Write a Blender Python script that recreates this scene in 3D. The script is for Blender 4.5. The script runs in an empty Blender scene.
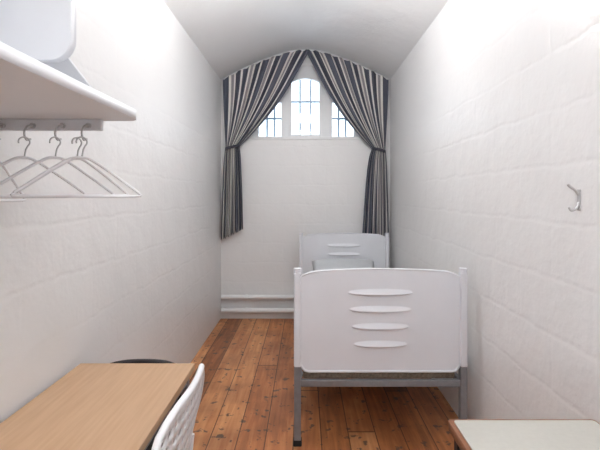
import bpy, bmesh, math, random
from mathutils import Vector, Matrix
random.seed(3)
scene = bpy.context.scene
scene.view_settings.view_transform = 'Standard'
scene.view_settings.look = 'None'
COL = scene.collection

# ---------------------------------------------------------------- materials
def srgb(r, g, b):
    f = lambda c: (c/255/12.92) if c/255 <= .04045 else ((c/255+.055)/1.055)**2.4
    return (f(r), f(g), f(b), 1)

def mat_base(name, col, rough=.5, metal=0.0, noise_scale=None, bump=0.0, vary=0.0, detail=3):
    m = bpy.data.materials.new(name); m.use_nodes = True
    nt = m.node_tree; b = nt.nodes['Principled BSDF']
    b.inputs['Base Color'].default_value = col
    b.inputs['Roughness'].default_value = rough
    b.inputs['Metallic'].default_value = metal
    if noise_scale:
        tc = nt.nodes.new('ShaderNodeTexCoord')
        n = nt.nodes.new('ShaderNodeTexNoise')
        n.inputs['Scale'].default_value = noise_scale
        n.inputs['Detail'].default_value = detail
        nt.links.new(tc.outputs['Object'], n.inputs['Vector'])
        if bump:
            bp = nt.nodes.new('ShaderNodeBump')
            bp.inputs['Strength'].default_value = bump
            bp.inputs['Distance'].default_value = .02
            nt.links.new(n.outputs['Fac'], bp.inputs['Height'])
            nt.links.new(bp.outputs['Normal'], b.inputs['Normal'])
        if vary:
            r = nt.nodes.new('ShaderNodeValToRGB')
            r.color_ramp.elements[0].position = .3
            r.color_ramp.elements[1].position = .7
            r.color_ramp.elements[0].color = tuple(c*(1-vary) for c in col[:3])+(1,)
            r.color_ramp.elements[1].color = col
            nt.links.new(n.outputs['Fac'], r.inputs['Fac'])
            nt.links.new(r.outputs['Color'], b.inputs['Base Color'])
    return m

def wall_mat(name, col, joints=True):
    """thick gloss paint over block masonry: uneven surface plus soft joints"""
    m = mat_base(name, col, .34, 0, 2.2, 0, .02, 2)
    nt = m.node_tree; b = nt.nodes['Principled BSDF']; L = nt.links; N = nt.nodes
    def M(op, a, bb=None, c=None):
        n = N.new('ShaderNodeMath'); n.operation = op
        for i, v in enumerate((a, bb, c)):
            if v is None: continue
            if isinstance(v, (int, float)): n.inputs[i].default_value = v
            else: L.new(v, n.inputs[i])
        return n.outputs[0]
    tc = N.new('ShaderNodeTexCoord')
    n1 = N.new('ShaderNodeTexNoise'); n1.inputs['Scale'].default_value = 6; n1.inputs['Detail'].default_value = 4
    n2 = N.new('ShaderNodeTexNoise'); n2.inputs['Scale'].default_value = 42; n2.inputs['Detail'].default_value = 3
    L.new(tc.outputs['Object'], n1.inputs['Vector']); L.new(tc.outputs['Object'], n2.inputs['Vector'])
    h = M('MULTIPLY_ADD', n2.outputs['Fac'], .14, n1.outputs['Fac'])
    if joints:
        sp = N.new('ShaderNodeSeparateXYZ'); L.new(tc.outputs['Object'], sp.inputs[0])
        def sst(v, wdt, amt):
            s = N.new('ShaderNodeMapRange'); s.interpolation_type = 'SMOOTHSTEP'
            s.inputs['From Min'].default_value = 0; s.inputs['From Max'].default_value = wdt
            s.inputs['To Min'].default_value = -amt; s.inputs['To Max'].default_value = 0
            L.new(v, s.inputs['Value']); return s.outputs[0]
        zz = M('MULTIPLY_ADD', n1.outputs['Fac'], .05, sp.outputs[2])
        hz = sst(M('PINGPONG', zz, .11), .017, .12)
        course = M('FLOOR', M('DIVIDE', zz, .22))
        off = M('MULTIPLY', M('MODULO', course, 2.0), .24)
        along = M('ADD', M('ADD', sp.outputs[0], sp.outputs[1]), M('ADD', off, M('MULTIPLY', n1.outputs['Fac'], .04)))
        vt = sst(M('PINGPONG', along, .24), .017, .055)
        h = M('ADD', h, M('MINIMUM', hz, vt))
    bp = N.new('ShaderNodeBump'); bp.inputs['Strength'].default_value = .28; bp.inputs['Distance'].default_value = .025
    L.new(h, bp.inputs['Height']); L.new(bp.outputs['Normal'], b.inputs['Normal'])
    return m

M_wall = wall_mat('wall_paint', srgb(236, 236, 237))
M_ceil = wall_mat('ceiling_paint', srgb(242, 243, 245), False)
M_bed = mat_base('bed_enamel', srgb(230, 233, 240), .38, 0, 10, .03, .02)
M_trim = mat_base('trim_paint', srgb(238, 239, 241), .35, 0, 8, .05, .02)
M_plastic = mat_base('white_plastic', srgb(240, 242, 246), .35, 0, 20, .02, .01)
M_steel = mat_base('grey_steel', srgb(140, 141, 146), .45, .3, 30, .08, .15)
M_bar = mat_base('bar_iron', srgb(150, 168, 186), .6, .1, 30, .05, .1)
M_black = mat_base('black_plastic', srgb(44, 40, 44), .5, 0, 30, .05, .1)
M_chrome = mat_base('hook_metal', srgb(200, 200, 202), .3, .5, 30, .03, .05)
M_linen = mat_base('white_linen', srgb(206, 210, 214), .9, 0, 18, .2, .03)
M_shelf = mat_base('shelf_laminate', srgb(226, 228, 233), .4, 0, 6, .02, .02)
M_laminate = mat_base('cream_laminate', srgb(194, 192, 185), .4, 0, 60, .02, .05)
M_brown = mat_base('brown_edge', srgb(136, 88, 60), .5, 0, 40, .05, .15)
M_rubber = mat_base('rubber', srgb(30, 30, 32), .7, 0, 40, .05, .1)
M_mattress = mat_base('mattress_ticking', srgb(170, 152, 134), .9, 0, 70, .3, .5)
M_pillow = M_linen

def floor_mat():
    m = bpy.data.materials.new('floor_boards'); m.use_nodes = True
    nt = m.node_tree; L = nt.links; N = nt.nodes; b = N['Principled BSDF']
    tc = N.new('ShaderNodeTexCoord'); sp = N.new('ShaderNodeSeparateXYZ')
    L.new(tc.outputs['Object'], sp.inputs[0])
    def math_(op, a, bb=None, c=None):
        n = N.new('ShaderNodeMath'); n.operation = op
        for i, v in enumerate((a, bb, c)):
            if v is None: continue
            if isinstance(v, (int, float)): n.inputs[i].default_value = v
            else: L.new(v, n.inputs[i])
        return n.outputs[0]
    px = math_('DIVIDE', math_('ADD', sp.outputs[0], 5.03), .16)
    idx = math_('FLOOR', px); fr = math_('FRACT', px)
    wn = N.new('ShaderNodeTexWhiteNoise'); wn.noise_dimensions = '1D'; L.new(idx, wn.inputs['W'])
    py = math_('DIVIDE', math_('ADD', sp.outputs[1], math_('MULTIPLY', wn.outputs['Value'], 7.0)), 3.4)
    pyi = math_('FLOOR', py); pyf = math_('FRACT', py)
    wn2 = N.new('ShaderNodeTexWhiteNoise'); wn2.noise_dimensions = '2D'
    cv = N.new('ShaderNodeCombineXYZ'); L.new(idx, cv.inputs[0]); L.new(pyi, cv.inputs[1]); L.new(cv.outputs[0], wn2.inputs['Vector'])
    cg = N.new('ShaderNodeCombineXYZ')
    L.new(math_('MULTIPLY', sp.outputs[0], 34), cg.inputs[0]); L.new(math_('MULTIPLY', sp.outputs[1], 2.6), cg.inputs[1])
    L.new(math_('MULTIPLY', wn2.outputs['Value'], 30), cg.inputs[2])
    gr = N.new('ShaderNodeTexNoise'); gr.inputs['Scale'].default_value = 1; gr.inputs['Detail'].default_value = 5
    gr.inputs['Distortion'].default_value = .6
    L.new(cg.outputs[0], gr.inputs['Vector'])
    fac = math_('ADD', math_('MULTIPLY', gr.outputs['Fac'], .72), math_('MULTIPLY', wn2.outputs['Value'], .36))
    ramp = N.new('ShaderNodeValToRGB'); e = ramp.color_ramp.elements
    e[0].position = .22; e[0].color = srgb(122, 76, 50)
    e[1].position = .85; e[1].color = srgb(220, 162, 112)
    k = e.new(.52); k.color = srgb(188, 120, 74)
    L.new(fac, ramp.inputs['Fac'])
    # worn-through spots, knots and old paint marks
    st = N.new('ShaderNodeTexNoise'); st.inputs['Scale'].default_value = 17; st.inputs['Detail'].default_value = 4; st.inputs['Roughness'].default_value = .55
    L.new(tc.outputs['Object'], st.inputs['Vector'])
    sr = N.new('ShaderNodeValToRGB'); sr.color_ramp.elements[0].position = .60; sr.color_ramp.elements[1].position = .645
    L.new(st.outputs['Fac'], sr.inputs['Fac'])
    mix = N.new('ShaderNodeMix'); mix.data_type = 'RGBA'
    L.new(math_('MULTIPLY', sr.outputs['Color'], .85), mix.inputs['Factor'])
    L.new(ramp.outputs['Color'], mix.inputs['A']); mix.inputs['B'].default_value = srgb(84, 74, 68)
    bw = N.new('ShaderNodeTexNoise'); bw.inputs['Scale'].default_value = 3; bw.inputs['Detail'].default_value = 4
    L.new(tc.outputs['Object'], bw.inputs['Vector'])
    mixb = N.new('ShaderNodeMix'); mixb.data_type = 'RGBA'; mixb.blend_type = 'MULTIPLY'
    brr = N.new('ShaderNodeValToRGB'); brr.color_ramp.elements[0].position = .35; brr.color_ramp.elements[1].position = .6
    brr.color_ramp.elements[0].color = (.66, .61, .60, 1); brr.color_ramp.elements[1].color = (1, 1, 1, 1)
    L.new(bw.outputs['Fac'], brr.inputs['Fac']); mixb.inputs['Factor'].default_value = 1
    L.new(mix.outputs['Result'], mixb.inputs['A']); L.new(brr.outputs['Color'], mixb.inputs['B'])
    g1 = math_('LESS_THAN', fr, .04); g2 = math_('LESS_THAN', pyf, .003)
    gap = math_('MAXIMUM', g1, g2)
    mix2 = N.new('ShaderNodeMix'); mix2.data_type = 'RGBA'
    L.new(math_('MULTIPLY', gap, .8), mix2.inputs['Factor']); L.new(mixb.outputs['Result'], mix2.inputs['A']); mix2.inputs['B'].default_value = srgb(50, 30, 22)
    L.new(mix2.outputs['Result'], b.inputs['Base Color'])
    b.inputs['Roughness'].default_value = .45
    bp = N.new('ShaderNodeBump'); bp.inputs['Strength'].default_value = .3; bp.inputs['Distance'].default_value = .004
    L.new(math_('SUBTRACT', gr.outputs['Fac'], math_('MULTIPLY', gap, 2)), bp.inputs['Height']); L.new(bp.outputs['Normal'], b.inputs['Normal'])
    return m
M_floor = floor_mat()

def desk_wood():
    m = bpy.data.materials.new('beech_laminate'); m.use_nodes = True
    nt = m.node_tree; L = nt.links; N = nt.nodes; b = N['Principled BSDF']
    tc = N.new('ShaderNodeTexCoord'); mp = N.new('ShaderNodeMapping'); mp.inputs['Scale'].default_value = (60, 4, 60)
    n = N.new('ShaderNodeTexNoise'); n.inputs['Scale'].default_value = 1; n.inputs['Detail'].default_value = 4
    L.new(tc.outputs['Object'], mp.inputs[0]); L.new(mp.outputs[0], n.inputs['Vector'])
    r = N.new('ShaderNodeValToRGB'); r.color_ramp.elements[0].position = .3; r.color_ramp.elements[1].position = .7
    r.color_ramp.elements[0].color = srgb(188, 152, 119); r.color_ramp.elements[1].color = srgb(200, 165, 132)
    L.new(n.outputs['Fac'], r.inputs['Fac']); L.new(r.outputs['Color'], b.inputs['Base Color'])
    b.inputs['Roughness'].default_value = .42
    return m
M_desk = desk_wood()

def curtain_mat():
    m = bpy.data.materials.new('striped_fabric'); m.use_nodes = True
    nt = m.node_tree; L = nt.links; N = nt.nodes; b = N['Principled BSDF']
    uv = N.new('ShaderNodeUVMap'); sp = N.new('ShaderNodeSeparateXYZ'); L.new(uv.outputs[0], sp.inputs[0])
    mu = N.new('ShaderNodeMath'); mu.operation = 'MULTIPLY'; mu.inputs[1].default_value = 4.3; L.new(sp.outputs[0], mu.inputs[0])
    fr = N.new('ShaderNodeMath'); fr.operation = 'FRACT'; L.new(mu.outputs[0], fr.inputs[0])
    r = N.new('ShaderNodeValToRGB'); r.color_ramp.interpolation = 'CONSTANT'
    stops = [(0, srgb(86, 90, 104)), (.31, srgb(228, 225, 221)), (.41, srgb(142, 138, 142)), (.54, srgb(228, 225, 221)), (.62, srgb(70, 73, 86)), (.89, srgb(222, 219, 216))]
    e = r.color_ramp.elements
    e[0].position = 0; e[0].color = stops[0][1]; e[1].position = stops[1][0]; e[1].color = stops[1][1]
    for p, c in stops[2:]:
        k = e.new(p); k.color = c
    L.new(fr.outputs[0], r.inputs['Fac']); L.new(r.outputs['Color'], b.inputs['Base Color'])
    b.inputs['Roughness'].default_value = .75
    return m
M_curtain = curtain_mat()

def glass_mat():
    m = bpy.data.materials.new('window_glass'); m.use_nodes = True
    nt = m.node_tree; N = nt.nodes; out = N['Material Output']
    N.remove(N['Principled BSDF'])
    t = N.new('ShaderNodeBsdfTransparent'); t.inputs[0].default_value = (.95, .98, 1, 1)
    g = N.new('ShaderNodeBsdfGlossy'); g.inputs['Roughness'].default_value = .05
    mx = N.new('ShaderNodeMixShader'); mx.inputs[0].default_value = .04
    nt.links.new(t.outputs[0], mx.inputs[1]); nt.links.new(g.outputs[0], mx.inputs[2]); nt.links.new(mx.outputs[0], out.inputs[0])
    return m
M_glass = glass_mat()
def fill_lamp_mat(strength):  # glow for the added fill globes
    m = bpy.data.materials.new('fill_globe_glow'); m.use_nodes = True
    b = m.node_tree.nodes['Principled BSDF']
    b.inputs['Emission Color'].default_value = (1, .985, .965, 1)
    b.inputs['Emission Strength'].default_value = strength
    return m

# ---------------------------------------------------------------- helpers
def add(name, me, mat=None, parent=None, smooth=False):
    o = bpy.data.objects.new(name, me); COL.objects.link(o)
    if mat and not me.materials: me.materials.append(mat)
    if parent: o.parent = parent
    if smooth:
        for p in me.polygons: p.use_smooth = True
    return o

def empty(name, loc=(0, 0, 0), rz=0):
    o = bpy.data.objects.new(name, None); COL.objects.link(o)
    o.location = loc; o.rotation_euler = (0, 0, rz); o.empty_display_size = .1
    return o

def box(name, lo, hi, mat, parent=None, bevel=0.0, seg=2):
    bm = bmesh.new(); bmesh.ops.create_cube(bm, size=1)
    for v in bm.verts:
        v.co = Vector([lo[i] + (v.co[i]+.5)*(hi[i]-lo[i]) for i in range(3)])
    if bevel:
        bmesh.ops.bevel(bm, geom=bm.edges[:], offset=bevel, segments=seg, profile=.5, affect='EDGES')
    me = bpy.data.meshes.new(name); bm.to_mesh(me); bm.free()
    return add(name, me, mat, parent)

def from_curve(cu, name, mat, parent, smooth):
    o = bpy.data.objects.new('tmp', cu); COL.objects.link(o)
    dg = bpy.context.evaluated_depsgraph_get()
    me = bpy.data.meshes.new_from_object(o.evaluated_get(dg))
    bpy.data.objects.remove(o); me.name = name; me.materials.clear()
    return add(name, me, mat, parent, smooth)

def tube(name, pts, r, mat, parent=None, cyclic=False, res=4):
    cu = bpy.data.curves.new(name, 'CURVE'); cu.dimensions = '3D'
    s = cu.splines.new('POLY'); s.points.add(len(pts)-1)
    for i, p in enumerate(pts): s.points[i].co = (*p, 1)
    s.use_cyclic_u = cyclic
    cu.bevel_depth = r; cu.bevel_resolution = res; cu.use_fill_caps = True
    return from_curve(cu, name, mat, parent, True)

def smooth_pts(pts, n=6, cyclic=False):
    out = []; N = len(pts); P = [Vector(p) for p in pts]
    rng = range(N if cyclic else N-1)
    for i in rng:
        g = (lambda k: P[k % N]) if cyclic else (lambda k: P[max(0, min(N-1, k))])
        a, b, c, d = g(i-1), g(i), g(i+1), g(i+2)
        for j in range(n):
            t = j/n
            out.append(.5*((2*b)+(c-a)*t+(2*a-5*b+4*c-d)*t*t+(3*b-a-3*c+d)*t**3))
    if not cyclic: out.append(P[-1])
    return out

def plate(name, loops, depth, mapf, mat, parent=None):
    cu = bpy.data.curves.new(name, 'CURVE'); cu.dimensions = '2D'; cu.fill_mode = 'BOTH'; cu.extrude = depth/2
    for lp in loops:
        s = cu.splines.new('POLY'); s.points.add(len(lp)-1); s.use_cyclic_u = True
        for i, p in enumerate(lp): s.points[i].co = (p[0], p[1], 0, 1)
    o = from_curve(cu, name, mat, parent, False)
    for v in o.data.vertices:
        v.co = mapf(v.co.x, v.co.y, v.co.z)
    bm = bmesh.new(); bm.from_mesh(o.data)
    bmesh.ops.remove_doubles(bm, verts=bm.verts, dist=1e-5)
    bmesh.ops.recalc_face_normals(bm, faces=bm.faces); bm.to_mesh(o.data); bm.free()
    return o

# ---------------------------------------------------------------- room
XL, XR, YF, YB = -.955, .966, 4.78, -1.1
ZS, ZA = 2.71, 3.06
xc = (XL+XR)/2; hw = (XR-XL)/2; rise = ZA-ZS
def arcz(x):
    s = min(1, abs(x-xc)/hw)
    s2 = math.sqrt(s*s+.03)-math.sqrt(.03)
    s2 /= math.sqrt(1.03)-math.sqrt(.03)
    return ZA-rise*(.55*s2+.45*s*s)

box('floor', (XL-.15, YB-.15, -.1), (XR+.15, YF+.3, 0), M_floor)
box('wall_left', (XL-.15, YB-.15, 0), (XL, YF+.3, ZS+.02), M_wall)
box('wall_right', (XR, YB-.15, 0), (XR+.15, YF+.3, ZS+.02), M_wall)
NA = 40
def arc_pts(x0, x1, n=NA): return [(x0+(x1-x0)*i/n, arcz(x0+(x1-x0)*i/n)) for i in range(n+1)]
outer = [(XL, 0), (XR, 0)] + arc_pts(XR, XL)
WX0, WX1, WZ0, WS, WA = -.60, .63, 2.06, 2.42, 2.90
wcx = (WX0+WX1)/2; whw = (WX1-WX0)/2
def warch(inset=0.0, n=24):
    pts = [(WX0+inset, WZ0+inset), (WX1-inset, WZ0+inset)]
    for i in range(n+1):
        a = math.pi*i/n
        pts.append((wcx+(whw-inset)*math.cos(a), WS+(WA-WS-inset)*math.sin(a)))
    return pts
plate('wall_back', [outer, warch()], .3, lambda a, b, d: (a, YF+.15+d, b), M_wall)
plate('wall_front', [outer], .15, lambda a, b, d: (a, YB-.075+d, b), M_wall)
bm = bmesh.new(); rows = []
for i in range(NA+1):
    x = XL+(XR-XL)*i/NA; z = arcz(x)
    rows.append([bm.verts.new(p) for p in ((x, YB-.15, z), (x, YF+.3, z), (x, YF+.3, z+.15), (x, YB-.15, z+.15))])
for i in range(NA):
    a, b = rows[i], rows[i+1]
    for k in range(4): bm.faces.new((a[k], b[k], b[(k+1) % 4], a[(k+1) % 4]))
bm.faces.new(rows[0]); bm.faces.new(rows[-1])
bmesh.ops.recalc_face_normals(bm, faces=bm.faces)
me = bpy.data.meshes.new('ceiling'); bm.to_mesh(me); bm.free()
add('ceiling', me, M_ceil, None, False)
for p in me.polygons: p.use_smooth = abs(p.normal.y) < .5
mod = bpy.data.objects['ceiling'].modifiers.new('es', 'EDGE_SPLIT'); mod.split_angle = math.radians(40)

# window
win = empty('window_1')
def rect_arch(x0, x1, z0, zl, zr, bow=.03, n=8):
    pts = [(x0, z0), (x1, z0)]
    for i in range(n+1):
        t = i/n
        pts.append((x1+(x0-x1)*t, zr+(zl-zr)*t+bow*math.sin(math.pi*t)))
    return pts
holes = [rect_arch(-.54, -.275, 2.075, 2.38, 2.48), rect_arch(-.185, .195, 2.075, 2.70, 2.70, .06), rect_arch(.315, .57, 2.075, 2.48, 2.38)]
plate('window_frame', [warch(0.0)]+holes, .06, lambda a, b, d: (a, YF+.14+d, b), M_trim, win)
for i, (x0, x1, zt) in enumerate(((-.54, -.275, 2.36), (-.185, .195, 2.71), (.315, .57, 2.36))):
    box('glass_%d' % i, (x0-.01, YF+.145, 2.07), (x1+.01, YF+.149, zt+.13), M_glass, win)
    n = 2
    for k in range(1, n+1):
        x = x0+(x1-x0)*k/(n+1)
        tube('bar_%d_%d' % (i, k), [(x, YF+.24, 2.06), (x, YF+.24, 2.87 if i == 1 else 2.6)], .011, M_bar, win)
    box('cross_bar_%d' % i, (x0-.02, YF+.23, 2.30 if i != 1 else 2.50), (x1+.02, YF+.25, 2.32 if i != 1 else 2.52), M_bar, win)
box('casement_stile_1', (-.185, YF+.095, 2.075), (-.155, YF+.125, 2.72), M_trim, win, .003)
box('casement_stile_2', (.165, YF+.095, 2.075), (.195, YF+.125, 2.72), M_trim, win, .003)
box('casement_rail_1', (-.155, YF+.095, 2.075), (.165, YF+.125, 2.10), M_trim, win, .003)
box('window_sill', (WX0, YF-.012, WZ0-.03), (WX1, YF+.11, WZ0+.004), M_trim, win, .004)

pts = []
for i in range(NA+1):
    x = XL+.014+(XR-XL-.028)*i/NA; pts.append((x, YF-.015, arcz(x)-.022))
tube('trim_1', pts, .012, M_trim)

# pipes along the back wall
pp = empty('heating_pipe')
for i, (z, r) in enumerate(((.255, .026), (.105, .030))):
    tube('pipe_%d' % i, [(XL+.02, YF-.06, z), (XR-.02, YF-.06, z)], r, M_trim, pp)
    for k in range(3):
        x = XL+.3+k*.6
        tube('clip_%d_%d' % (i, k), [(x-.01, YF-.06, z), (x+.01, YF-.06, z)], r+.005, M_trim, pp)
        box('bracket_%d_%d' % (i, k), (x-.01, YF-.06, z-.008), (x+.01, YF-.001, z+.008), M_trim, pp)
box('baseboard_back', (XL+.001, YF-.014, 0), (XR-.001, YF, .06), M_trim, None, .003)

dr = empty('door_1')
box('leaf', (-.40, YB, .005), (.40, YB+.045, 2.02), M_trim, dr, .005)
box('jamb_1', (-.47, YB, 0), (-.405, YB+.06, 2.09), M_trim, dr, .004)
box('jamb_2', (.405, YB, 0), (.47, YB+.06, 2.09), M_trim, dr, .004)
box('head', (-.405, YB, 2.025), (.405, YB+.06, 2.09), M_trim, dr, .004)
tube('handle', [(.32, YB+.045, 1.02), (.32, YB+.09, 1.02), (.22, YB+.09, 1.02)], .009, M_chrome, dr)

# ---------------------------------------------------------------- curtains
mat_tie = mat_base('tie_fabric', srgb(76, 76, 88), .85, 0, 60, .2, .3)
def curtain(name, side):
    NU, NV = 180, 70
    if side < 0:
        xo_top, x_ap, xo_t, xi_t, xo_b, xi_b, zt, zbo, zbi = -.915, .055, -.885, -.735, -.935, -.69, 1.93, .90, 1.03
    else:
        xo_top, x_ap, xo_t, xi_t, xo_b, xi_b, zt, zbo, zbi = .93, .00, .895, .755, .935, .635, 1.90, .93, .90
    bm = bmesh.new(); uvl = bm.loops.layers.uv.new('UVMap'); g = []
    npl = 8
    for j in range(NV+1):
        v = j/NV; row = []
        for i in range(NU+1):
            u = i/NU
            xt = xo_top+(x_ap-xo_top)*u; ztop = arcz(xt)-.045
            xm = xo_t+(xi_t-xo_t)*u
            ph = 2*math.pi*npl*u + .9*math.sin(5*u) + .5*math.sin(13*u)
            if v < .55:
                t = v/.55
                s = t**(.95 if u > .3 else .95+(.3-u)*2.5)
                sag = .045*math.sin(math.pi*t)*u
                x = xt+(xm-xt)*s + side*(-sag)
                z = ztop+(zt-ztop)*t - .06*math.sin(math.pi*t)*u
                amp = .020*(1-.3*t)
            else:
                t = (v-.55)/.45
                sp = t**.45
                xb = xo_b+(xi_b-xo_b)*u
                x = xm+(xb-xm)*sp
                zb = zbo+(zbi-zbo)*u + .010*math.sin(ph)
                z = zt+(zb-zt)*t
                amp = .015+.013*sp
            y = YF-.085 + amp*math.sin(ph+.6*math.sin(3*v)) + .006*math.sin(ph*2.3+v*5)
            x = max(XL+.006, min(XR-.006, x))
            row.append(bm.verts.new((x, min(y, YF-.035), z)))
        g.append(row)
    for j in range(NV):
        for i in range(NU):
            f = bm.faces.new((g[j][i], g[j][i+1], g[j+1][i+1], g[j+1][i])); f.smooth = True
            for lp, (a, b) in zip(f.loops, ((i, j), (i+1, j), (i+1, j+1), (i, j+1))):
                lp[uvl].uv = (a/NU, b/NV)
    me = bpy.data.meshes.new(name); bm.to_mesh(me); bm.free()
    par = empty(name)
    o = add('drape', me, M_curtain, par)
    s = o.modifiers.new('sol', 'SOLIDIFY'); s.thickness = .004; s.offset = 0
    cx = (xo_t+xi_t)/2; rx = abs(xi_t-xo_t)/2+.006
    bp = []
    for k in range(25):
        a = 2*math.pi*k/24
        bp.append((max(XL+.004, min(XR-.004, cx+rx*math.cos(a))), YF-.085+.05*math.sin(a), zt+.02*math.cos(a)*side*-1))
    bm = bmesh.new(); rr = []
    for p in bp[:-1]:
        rr.append([bm.verts.new((p[0], p[1], p[2]-.015)), bm.verts.new((p[0], p[1], p[2]+.015))])
    for k in range(24):
        a, b = rr[k], rr[(k+1) % 24]; f = bm.faces.new((a[0], b[0], b[1], a[1])); f.smooth = True
    me = bpy.data.meshes.new('tie'); bm.to_mesh(me); bm.free()
    t = add('tie_back', me, mat_tie, par); s = t.modifiers.new('s', 'SOLIDIFY'); s.thickness = .004
curtain('curtain', -1); curtain('curtain', 1)

# ---------------------------------------------------------------- bed
bed = empty('single_bed')
BX0, BX1 = -.042, .885
BYF, BYH = 2.36, 4.56
def bed_end(tag, y, sgn, slots):
    x0, x1 = BX0+.018, BX1-.018
    NX, NZ = 180, 200
    zbot = .412
    ztc = .985
    bm = bmesh.new(); g = []
    cx = (x0+x1)/2; hwid = (x1-x0)/2
    topf = lambda s: ztc-.020*s*s-.024*(max(0, abs(s)-.78)/.22)**2
    botf = lambda s: zbot+.035*(max(0, abs(s)-.92)/.08)**2
    for j in range(NZ+1):
        row = []
        for i in range(NX+1):
            s = -1+2*i/NX
            x = cx+s*hwid
            z = botf(s)+(topf(s)-botf(s))*j/NZ
            d = 0
            for zc, w in slots:
                a = (x-cx)/w
                if abs(a) < 1:
                    h = .019*(1-a*a)**.4+1e-5
                    b = (z-zc)/h
                    if abs(b) < 1:
                        ramp = (1-b)/2
                        if b < -.65: ramp = .825*((b+1)/.35)**.6
                        d = max(d, .019*(1-a*a)**.5*ramp)
            row.append(bm.verts.new((x, y+sgn*d, z)))
        g.append(row)
    for j in range(NZ):
        for i in range(NX):
            f = bm.faces.new((g[j][i], g[j][i+1], g[j+1][i+1], g[j+1][i])); f.smooth = True
    me = bpy.data.meshes.new('panel'); bm.to_mesh(me); bm.free()
    o = add(tag+'_panel', me, M_bed, bed)
    sd = o.modifiers.new('s', 'SOLIDIFY'); sd.thickness = .006; sd.offset = 0
    tp = []; bt = []
    for i in range(41):
        s = -1+2*i/40; x = cx+s*hwid
        tp.append((x, y, topf(s))); bt.append((x, y, botf(s)))
    tube(tag+'_top_rim', tp, .006, M_bed, bed); tube(tag+'_bottom_rim', bt, .008, M_bed, bed)
    for k, x in enumerate((BX0, BX1)):
        box('%s_post_%d' % (tag, k), (x-.020, y-.022, .44), (x+.020, y+.022, .968), M_bed, bed, .009, 3)
        tube('%s_cap_%d' % (tag, k), [(x, y, .96), (x, y, .982), (x, y, .990)], .022, M_bed, bed, res=6)
        box('%s_leg_%d' % (tag, k), (x-.019, y-.019, .03), (x+.019, y+.019, .445), M_steel, bed, .003)
        box('%s_foot_%d' % (tag, k), (x-.024, y-.023, 0), (x+.024, y+.023, .035), M_rubber, bed, .006)
    box(tag+'_cross_rail', (BX0+.019, y-.014, .330), (BX1-.019, y+.014, .366), M_steel, bed, .003)
SL = [(.855, .178), (.760, .170), (.664, .158), (.565, .146)]
bed_end('foot', BYF, -1, SL); bed_end('head', BYH, -1, SL)
for k, x in enumerate((BX0+.012, BX1-.012)):
    box('side_rail_%d' % k, (x-.012, BYF+.02, .330), (x+.012, BYH-.02, .366), M_steel, bed, .003)
for k in range(12):
    y = BYF+.12+k*(BYH-BYF-.24)/11
    box('slat_%d' % k, (BX0+.02, y-.02, .340), (BX1-.02, y+.02, .352), M_steel, bed)
mt = box('mattress', (BX0+.03, BYF+.035, .354), (BX1-.03, BYH-.035, .50), M_mattress, None, .012, 4)
for p in mt.data.polygons: p.use_smooth = True

def pillow(name, w, h, t, loc, rx, mat):
    bm = bmesh.new(); n = 28; g = {}
    for side in (1, -1):
        for j in range(n+1):
            for i in range(n+1):
                a = -1+2*i/n; b = -1+2*j/n
                e = max(0, (1-abs(a)**3))*max(0, (1-abs(b)**3))
                x = a*w/2*(1-.05*(1-abs(b))*abs(a)); y = b*h/2*(1-.06*(1-abs(a)))
                z = side*t/2*e**.45
                z += .004*math.sin(9*a+4*b)*e
                if e <= 1e-9 and side == -1: g[(side, i, j)] = g[(1, i, j)]
                else: g[(side, i, j)] = bm.verts.new((x, y, z))
        for j in range(n):
            for i in range(n):
                q = [g[(side, i, j)], g[(side, i+1, j)], g[(side, i+1, j+1)], g[(side, i, j+1)]]
                if side < 0: q.reverse()
                try: bm.faces.new(q).smooth = True
                except ValueError: pass
    bmesh.ops.recalc_face_normals(bm, faces=bm.faces)
    me = bpy.data.meshes.new(name); bm.to_mesh(me); bm.free()
    o = add(name, me, mat); o.location = loc; o.rotation_euler = (rx, 0, 0)
    return o
pillow('pillow', .66, .38, .15, (.40, 4.30, .63), math.radians(20), M_pillow)

# ---------------------------------------------------------------- desk (left)
dk = empty('writing_desk')
box('top', (-.935, .62, .672), (-.458, 1.754, .70), M_desk, dk, .003)
for k, (x, y) in enumerate(((-.905, 1.715), (-.488, 1.715), (-.905, .66), (-.488, .66))):
    box('leg_%d' % k, (x-.014, y-.014, .008), (x+.014, y+.014, .672), M_steel, dk, .002)
    box('foot_%d' % k, (x-.017, y-.017, 0), (x+.017, y+.017, .012), M_rubber, dk, .002)
box('apron_back', (-.891, 1.705, .635), (-.502, 1.725, .672), M_steel, dk)
box('apron_front', (-.891, .65, .635), (-.502, .67, .672), M_steel, dk)
box('apron_side_1', (-.915, .674, .635), (-.895, 1.701, .672), M_steel, dk)
box('apron_side_2', (-.498, .674, .635), (-.478, 1.701, .672), M_steel, dk)

# ---------------------------------------------------------------- table (right)
tb = empty('side_table')
def rr_outline(x0, x1, y0, y1, r, n=6):
    out = []
    for cx, cy, a0 in ((x1-r, y1-r, 0), (x0+r, y1-r, 90), (x0+r, y0+r, 180), (x1-r, y0+r, 270)):
        for i in range(n+1):
            a = math.radians(a0+90*i/n); out.append((cx+r*math.cos(a), cy+r*math.sin(a)))
    return out
plate('core', [rr_outline(.446, .905, .35, 1.318, .012)], .028, lambda a, b, d: (a, b, .684+d), M_brown, tb)
plate('top', [rr_outline(.460, .897, .356, 1.306, .010)], .004, lambda a, b, d: (a, b, .6995+d), M_laminate, tb)
for k, (x, y) in enumerate(((.475, 1.285), (.875, 1.285), (.475, .385), (.875, .385))):
    box('leg_%d' % k, (x-.015, y-.015, .008), (x+.015, y+.015, .67), M_black, tb, .002)
    box('foot_%d' % k, (x-.018, y-.018, 0), (x+.018, y+.018, .012), M_rubber, tb, .002)
box('apron_1', (.49, 1.275, .61), (.86, 1.295, .67), M_black, tb)
box('apron_2', (.465, .40, .61), (.485, 1.27, .67), M_black, tb)
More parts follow.
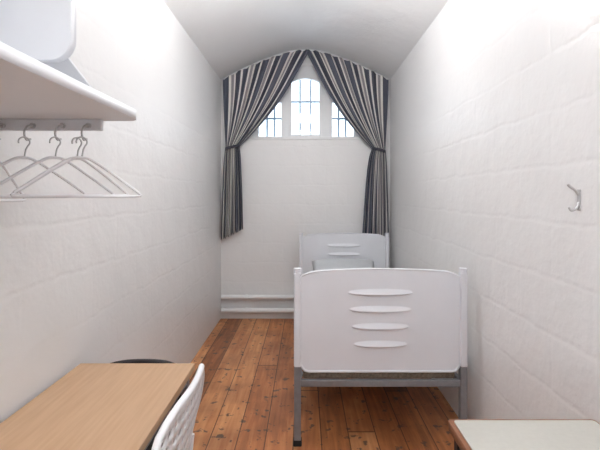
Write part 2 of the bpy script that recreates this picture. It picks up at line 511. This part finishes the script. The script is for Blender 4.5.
box('apron_3', (.865, .40, .61), (.885, 1.27, .67), M_black, tb)

# ---------------------------------------------------------------- chairs
def perf_surface(name, f, nu, nv, mat, par, holes=True, thick=.007, bar=.42):
    def coords(n):
        c = [0.0]; seq = []
        for k in range(2*n+1): seq.append(bar if k % 2 == 0 else 1-bar)
        seq[0] = seq[-1] = .8
        t = sum(seq); a = 0
        for s in seq: a += s; c.append(a/t)
        return c
    U, V = coords(nu), coords(nv)
    bm = bmesh.new(); g = [[bm.verts.new(f(u, v)) for u in U] for v in V]
    for j in range(len(V)-1):
        for i in range(len(U)-1):
            if holes and i % 2 and j % 2: continue
            bm.faces.new((g[j][i], g[j][i+1], g[j+1][i+1], g[j+1][i])).smooth = True
    me = bpy.data.meshes.new(name); bm.to_mesh(me); bm.free()
    o = add(name, me, mat, par)
    s = o.modifiers.new('s', 'SOLIDIFY'); s.thickness = thick; s.offset = 0
    return o

def chair(name, loc, rz, w, d, ztop, zseat, mat, matleg, holes, recl, bz0, wb=None):
    par = empty(name, loc, rz)
    wb = wb or w
    ys, ye = -d/2, d/2
    def seat(u, v):
        a = 2*u-1; b = 2*v-1
        k = 1-.10*abs(b)**4; m = 1-.08*abs(a)**4
        return (a*w/2*k, b*d/2*m, zseat-.012*(1-a*a)*(1-b*b)-(.018 if b < 0 else 0)*b*b*b*b)
    def back(u, v):
        a = 2*u-1
        k = 1-.16*max(0, (v-.5)*2)**4-.10*max(0, (.5-v)*2)**4
        m = .10*abs(a)**4
        zz = bz0+(ztop-bz0)*(v-m*(v-.5)*2)
        return (a*wb/2*k, ye-.005+recl*v-.03*a*a+.012*math.sin(math.pi*v), zz)
    perf_surface('seat', seat, 9, 9, mat, par, holes=holes)
    perf_surface('back', back, 12, 8, mat, par, holes=holes)
    ring = lambda f, n=14: [f(i/n, 0) for i in range(n)]+[f(1, i/n) for i in range(n)]+[f(1-i/n, 1) for i in range(n)]+[f(0, 1-i/n) for i in range(n)]
    tube('seat_rim', ring(seat), .008, mat, par, cyclic=True)
    tube('back_rim', ring(back), .010, mat, par, cyclic=True)
    lw = w/2-.035
    for s, tg in ((-1, 'l'), (1, 'r')):
        bb = back(.5+s*.36, .25)
        tube('rear_leg_'+tg, smooth_pts([(s*(lw+.015), ye+.045, .002), (s*lw, ye-.010, zseat-.03), (s*lw*.98, ye+.005, bz0-.01), (bb[0], bb[1]+.012, bb[2]+.03)]), .010, matleg, par)
        tube('front_leg_'+tg, [(s*(lw+.01), ys+.015, .002), (s*lw, ys+.05, zseat-.022)], .010, matleg, par)
        tube('side_bar_'+tg, [(s*lw, ys+.05, zseat-.024), (s*lw, ye-.012, zseat-.024)], .009, matleg, par)
    tube('cross_bar_front', [(-lw, ys+.05, zseat-.026), (lw, ys+.05, zseat-.026)], .009, matleg, par)
    tube('cross_bar_rear', [(-lw, ye-.02, zseat-.026), (lw, ye-.02, zseat-.026)], .009, matleg, par)
    return par
chair('perforated_chair', (-.590, 1.232, 0), -math.pi/2, .42, .38, .845, .45, M_plastic, M_plastic, True, .080, .47, wb=.50)
chair('desk_chair', (-.695, 1.640, 0), 0, .34, .30, .681, .44, M_black, M_black, False, .035, .50, wb=.385)

# ---------------------------------------------------------------- wall shelf (left)
sh = empty('wall_shelf')
SF = -.508; ZB = 1.628
out = [(XL, .50), (SF, .50)]
for i in range(9):
    a = math.radians(90*i/8); out.append((SF-.04+.04*math.cos(a), 1.26+.04*math.sin(a)))
out.append((XL, 1.30))
plate('board', [out], .028, lambda a, b, d: (a, b, ZB+.014+d), M_shelf, sh)
box('back_board', (XL, .50, ZB+.028), (XL+.018, 1.30, 2.12), M_shelf, sh, .002)
gp = [(XL+.018, ZB+.028), (-.60, ZB+.028), (-.625, 1.70), (-.715, 1.815), (-.75, 1.90), (-.77, 2.12), (XL+.018, 2.12)]
plate('end_gusset', [gp], .02, lambda a, b, d: (a, 1.27+d, b), M_shelf, sh)
pr = [(XL+.018, 1.718)]
for i in range(9):
    a = math.radians(-90+90*i/8); pr.append((-.60+.05*math.cos(a), 1.768+.05*math.sin(a)))
pr += [(-.55, 2.12), (XL+.018, 2.12)]
plate('partition', [pr], .024, lambda a, b, d: (a, 1.0+d, b), M_shelf, sh)
box('top_board', (XL, .50, 2.12), (-.60, 1.30, 2.14), M_shelf, sh, .002)
box('near_end', (XL+.018, .50, ZB+.028), (-.60, .52, 2.12), M_shelf, sh, .002)
box('hook_rail', (XL, 1.262, 1.594), (-.612, 1.28, ZB), M_shelf, sh, .003)
hx = [-.905, -.815, -.725, -.648]
for k, x in enumerate(hx):
    tube('hook_%d' % k, smooth_pts([(x, 1.262, 1.608), (x, 1.235, 1.602), (x, 1.222, 1.581), (x, 1.232, 1.562), (x, 1.25, 1.566)]), .003, M_chrome, sh)
    tube('hook_boss_%d' % k, [(x, 1.262, 1.608), (x, 1.256, 1.608)], .008, M_chrome, sh)

def hanger(x, y, ztop, rz, hw_, drop=.112):
    o = empty('coat_hanger', (x, y, ztop), rz)
    hk = []
    for i in range(15):
        a = math.radians(200-250*i/14)
        hk.append((.014*math.cos(a), 0, -.014+.014*math.sin(a)))
    hk += [(0.004, 0, -.036), (0, 0, -.062)]
    tube('hook', hk, .0022, M_chrome, o)
    body = [(0, 0, -.060), (hw_*.25, 0, -.074), (hw_*.93, 0, -.06-drop*.84), (hw_, 0, -.06-drop*.94), (hw_*.95, 0, -.06-drop),
            (0, 0, -.06-drop), (-hw_*.95, 0, -.06-drop), (-hw_, 0, -.06-drop*.94), (-hw_*.93, 0, -.06-drop*.84), (-hw_*.25, 0, -.074)]
    tube('body', smooth_pts(body, 4, True), .0045, M_plastic, o, cyclic=True)
    return o
hanger(-.648, 1.222, 1.568, math.radians(36), .160)
hanger(-.662, 1.222, 1.566, math.radians(60), .165, .108)
hanger(-.725, 1.222, 1.568, math.radians(48), .165)
hanger(-.815, 1.222, 1.568, math.radians(42), .16)
hanger(-.905, 1.222, 1.568, math.radians(-84), .16, .125)

# ---------------------------------------------------------------- wall hook (right)
ch = empty('coat_hook')
hy = 1.48
box('plate', (XR-.005, hy-.008, 1.345), (XR, hy+.008, 1.42), M_chrome, ch, .002)
tube('upper_prong', smooth_pts([(XR-.004, hy, 1.40), (XR-.018, hy, 1.418), (XR-.036, hy, 1.43), (XR-.042, hy, 1.438)]), .0045, M_chrome, ch)
tube('lower_prong', smooth_pts([(XR-.004, hy, 1.375), (XR-.014, hy, 1.352), (XR-.030, hy, 1.346), (XR-.038, hy, 1.358)]), .0045, M_chrome, ch)

# ---------------------------------------------------------------- added fill lights, out of view
def fill_lamp(y, strength, zc=2.74):  # unseen globe and fitting, added to brighten walls and ceiling
    p = empty('added_fill_lamp')
    tube('fill_rose', [(xc, y, 3.02), (xc, y, 3.06)], .06, M_trim, p, res=8)
    tube('fill_stem', [(xc, y, zc+.06), (xc, y, 3.03)], .01, M_trim, p)
    bm = bmesh.new(); bmesh.ops.create_uvsphere(bm, u_segments=24, v_segments=14, radius=.11)
    for v in bm.verts: v.co = Vector((v.co.x+xc, v.co.y+y, v.co.z*.85+zc))
    me = bpy.data.meshes.new('fill_globe'); bm.to_mesh(me); bm.free()
    add('fill_globe', me, fill_lamp_mat(strength), p, True)
fill_lamp(-.5, 72); fill_lamp(.7, 32); fill_lamp(2.6, 70, 2.72)

# world
w = bpy.data.worlds.new('sky'); scene.world = w; w.use_nodes = True
nt = w.node_tree; bg = nt.nodes['Background']
sky = nt.nodes.new('ShaderNodeTexSky'); sky.sky_type = 'HOSEK_WILKIE'
sky.turbidity = 8; sky.sun_direction = (0.2, -.6, .75)
mx = nt.nodes.new('ShaderNodeMix'); mx.data_type = 'RGBA'; mx.inputs['Factor'].default_value = .85
nt.links.new(sky.outputs[0], mx.inputs['A']); mx.inputs['B'].default_value = (.86, .93, 1, 1)
nt.links.new(mx.outputs['Result'], bg.inputs['Color']); bg.inputs['Strength'].default_value = 3.0

# camera
cd = bpy.data.cameras.new('camera'); cd.sensor_width = 36; cd.lens = 421/600*36
cd.shift_x = -5/600; cd.shift_y = -30/600; cd.clip_start = .02
co = bpy.data.objects.new('camera', cd); COL.objects.link(co)
co.location = (0, 0, 1.40); co.rotation_euler = (math.radians(90), 0, 0)
scene.camera = co
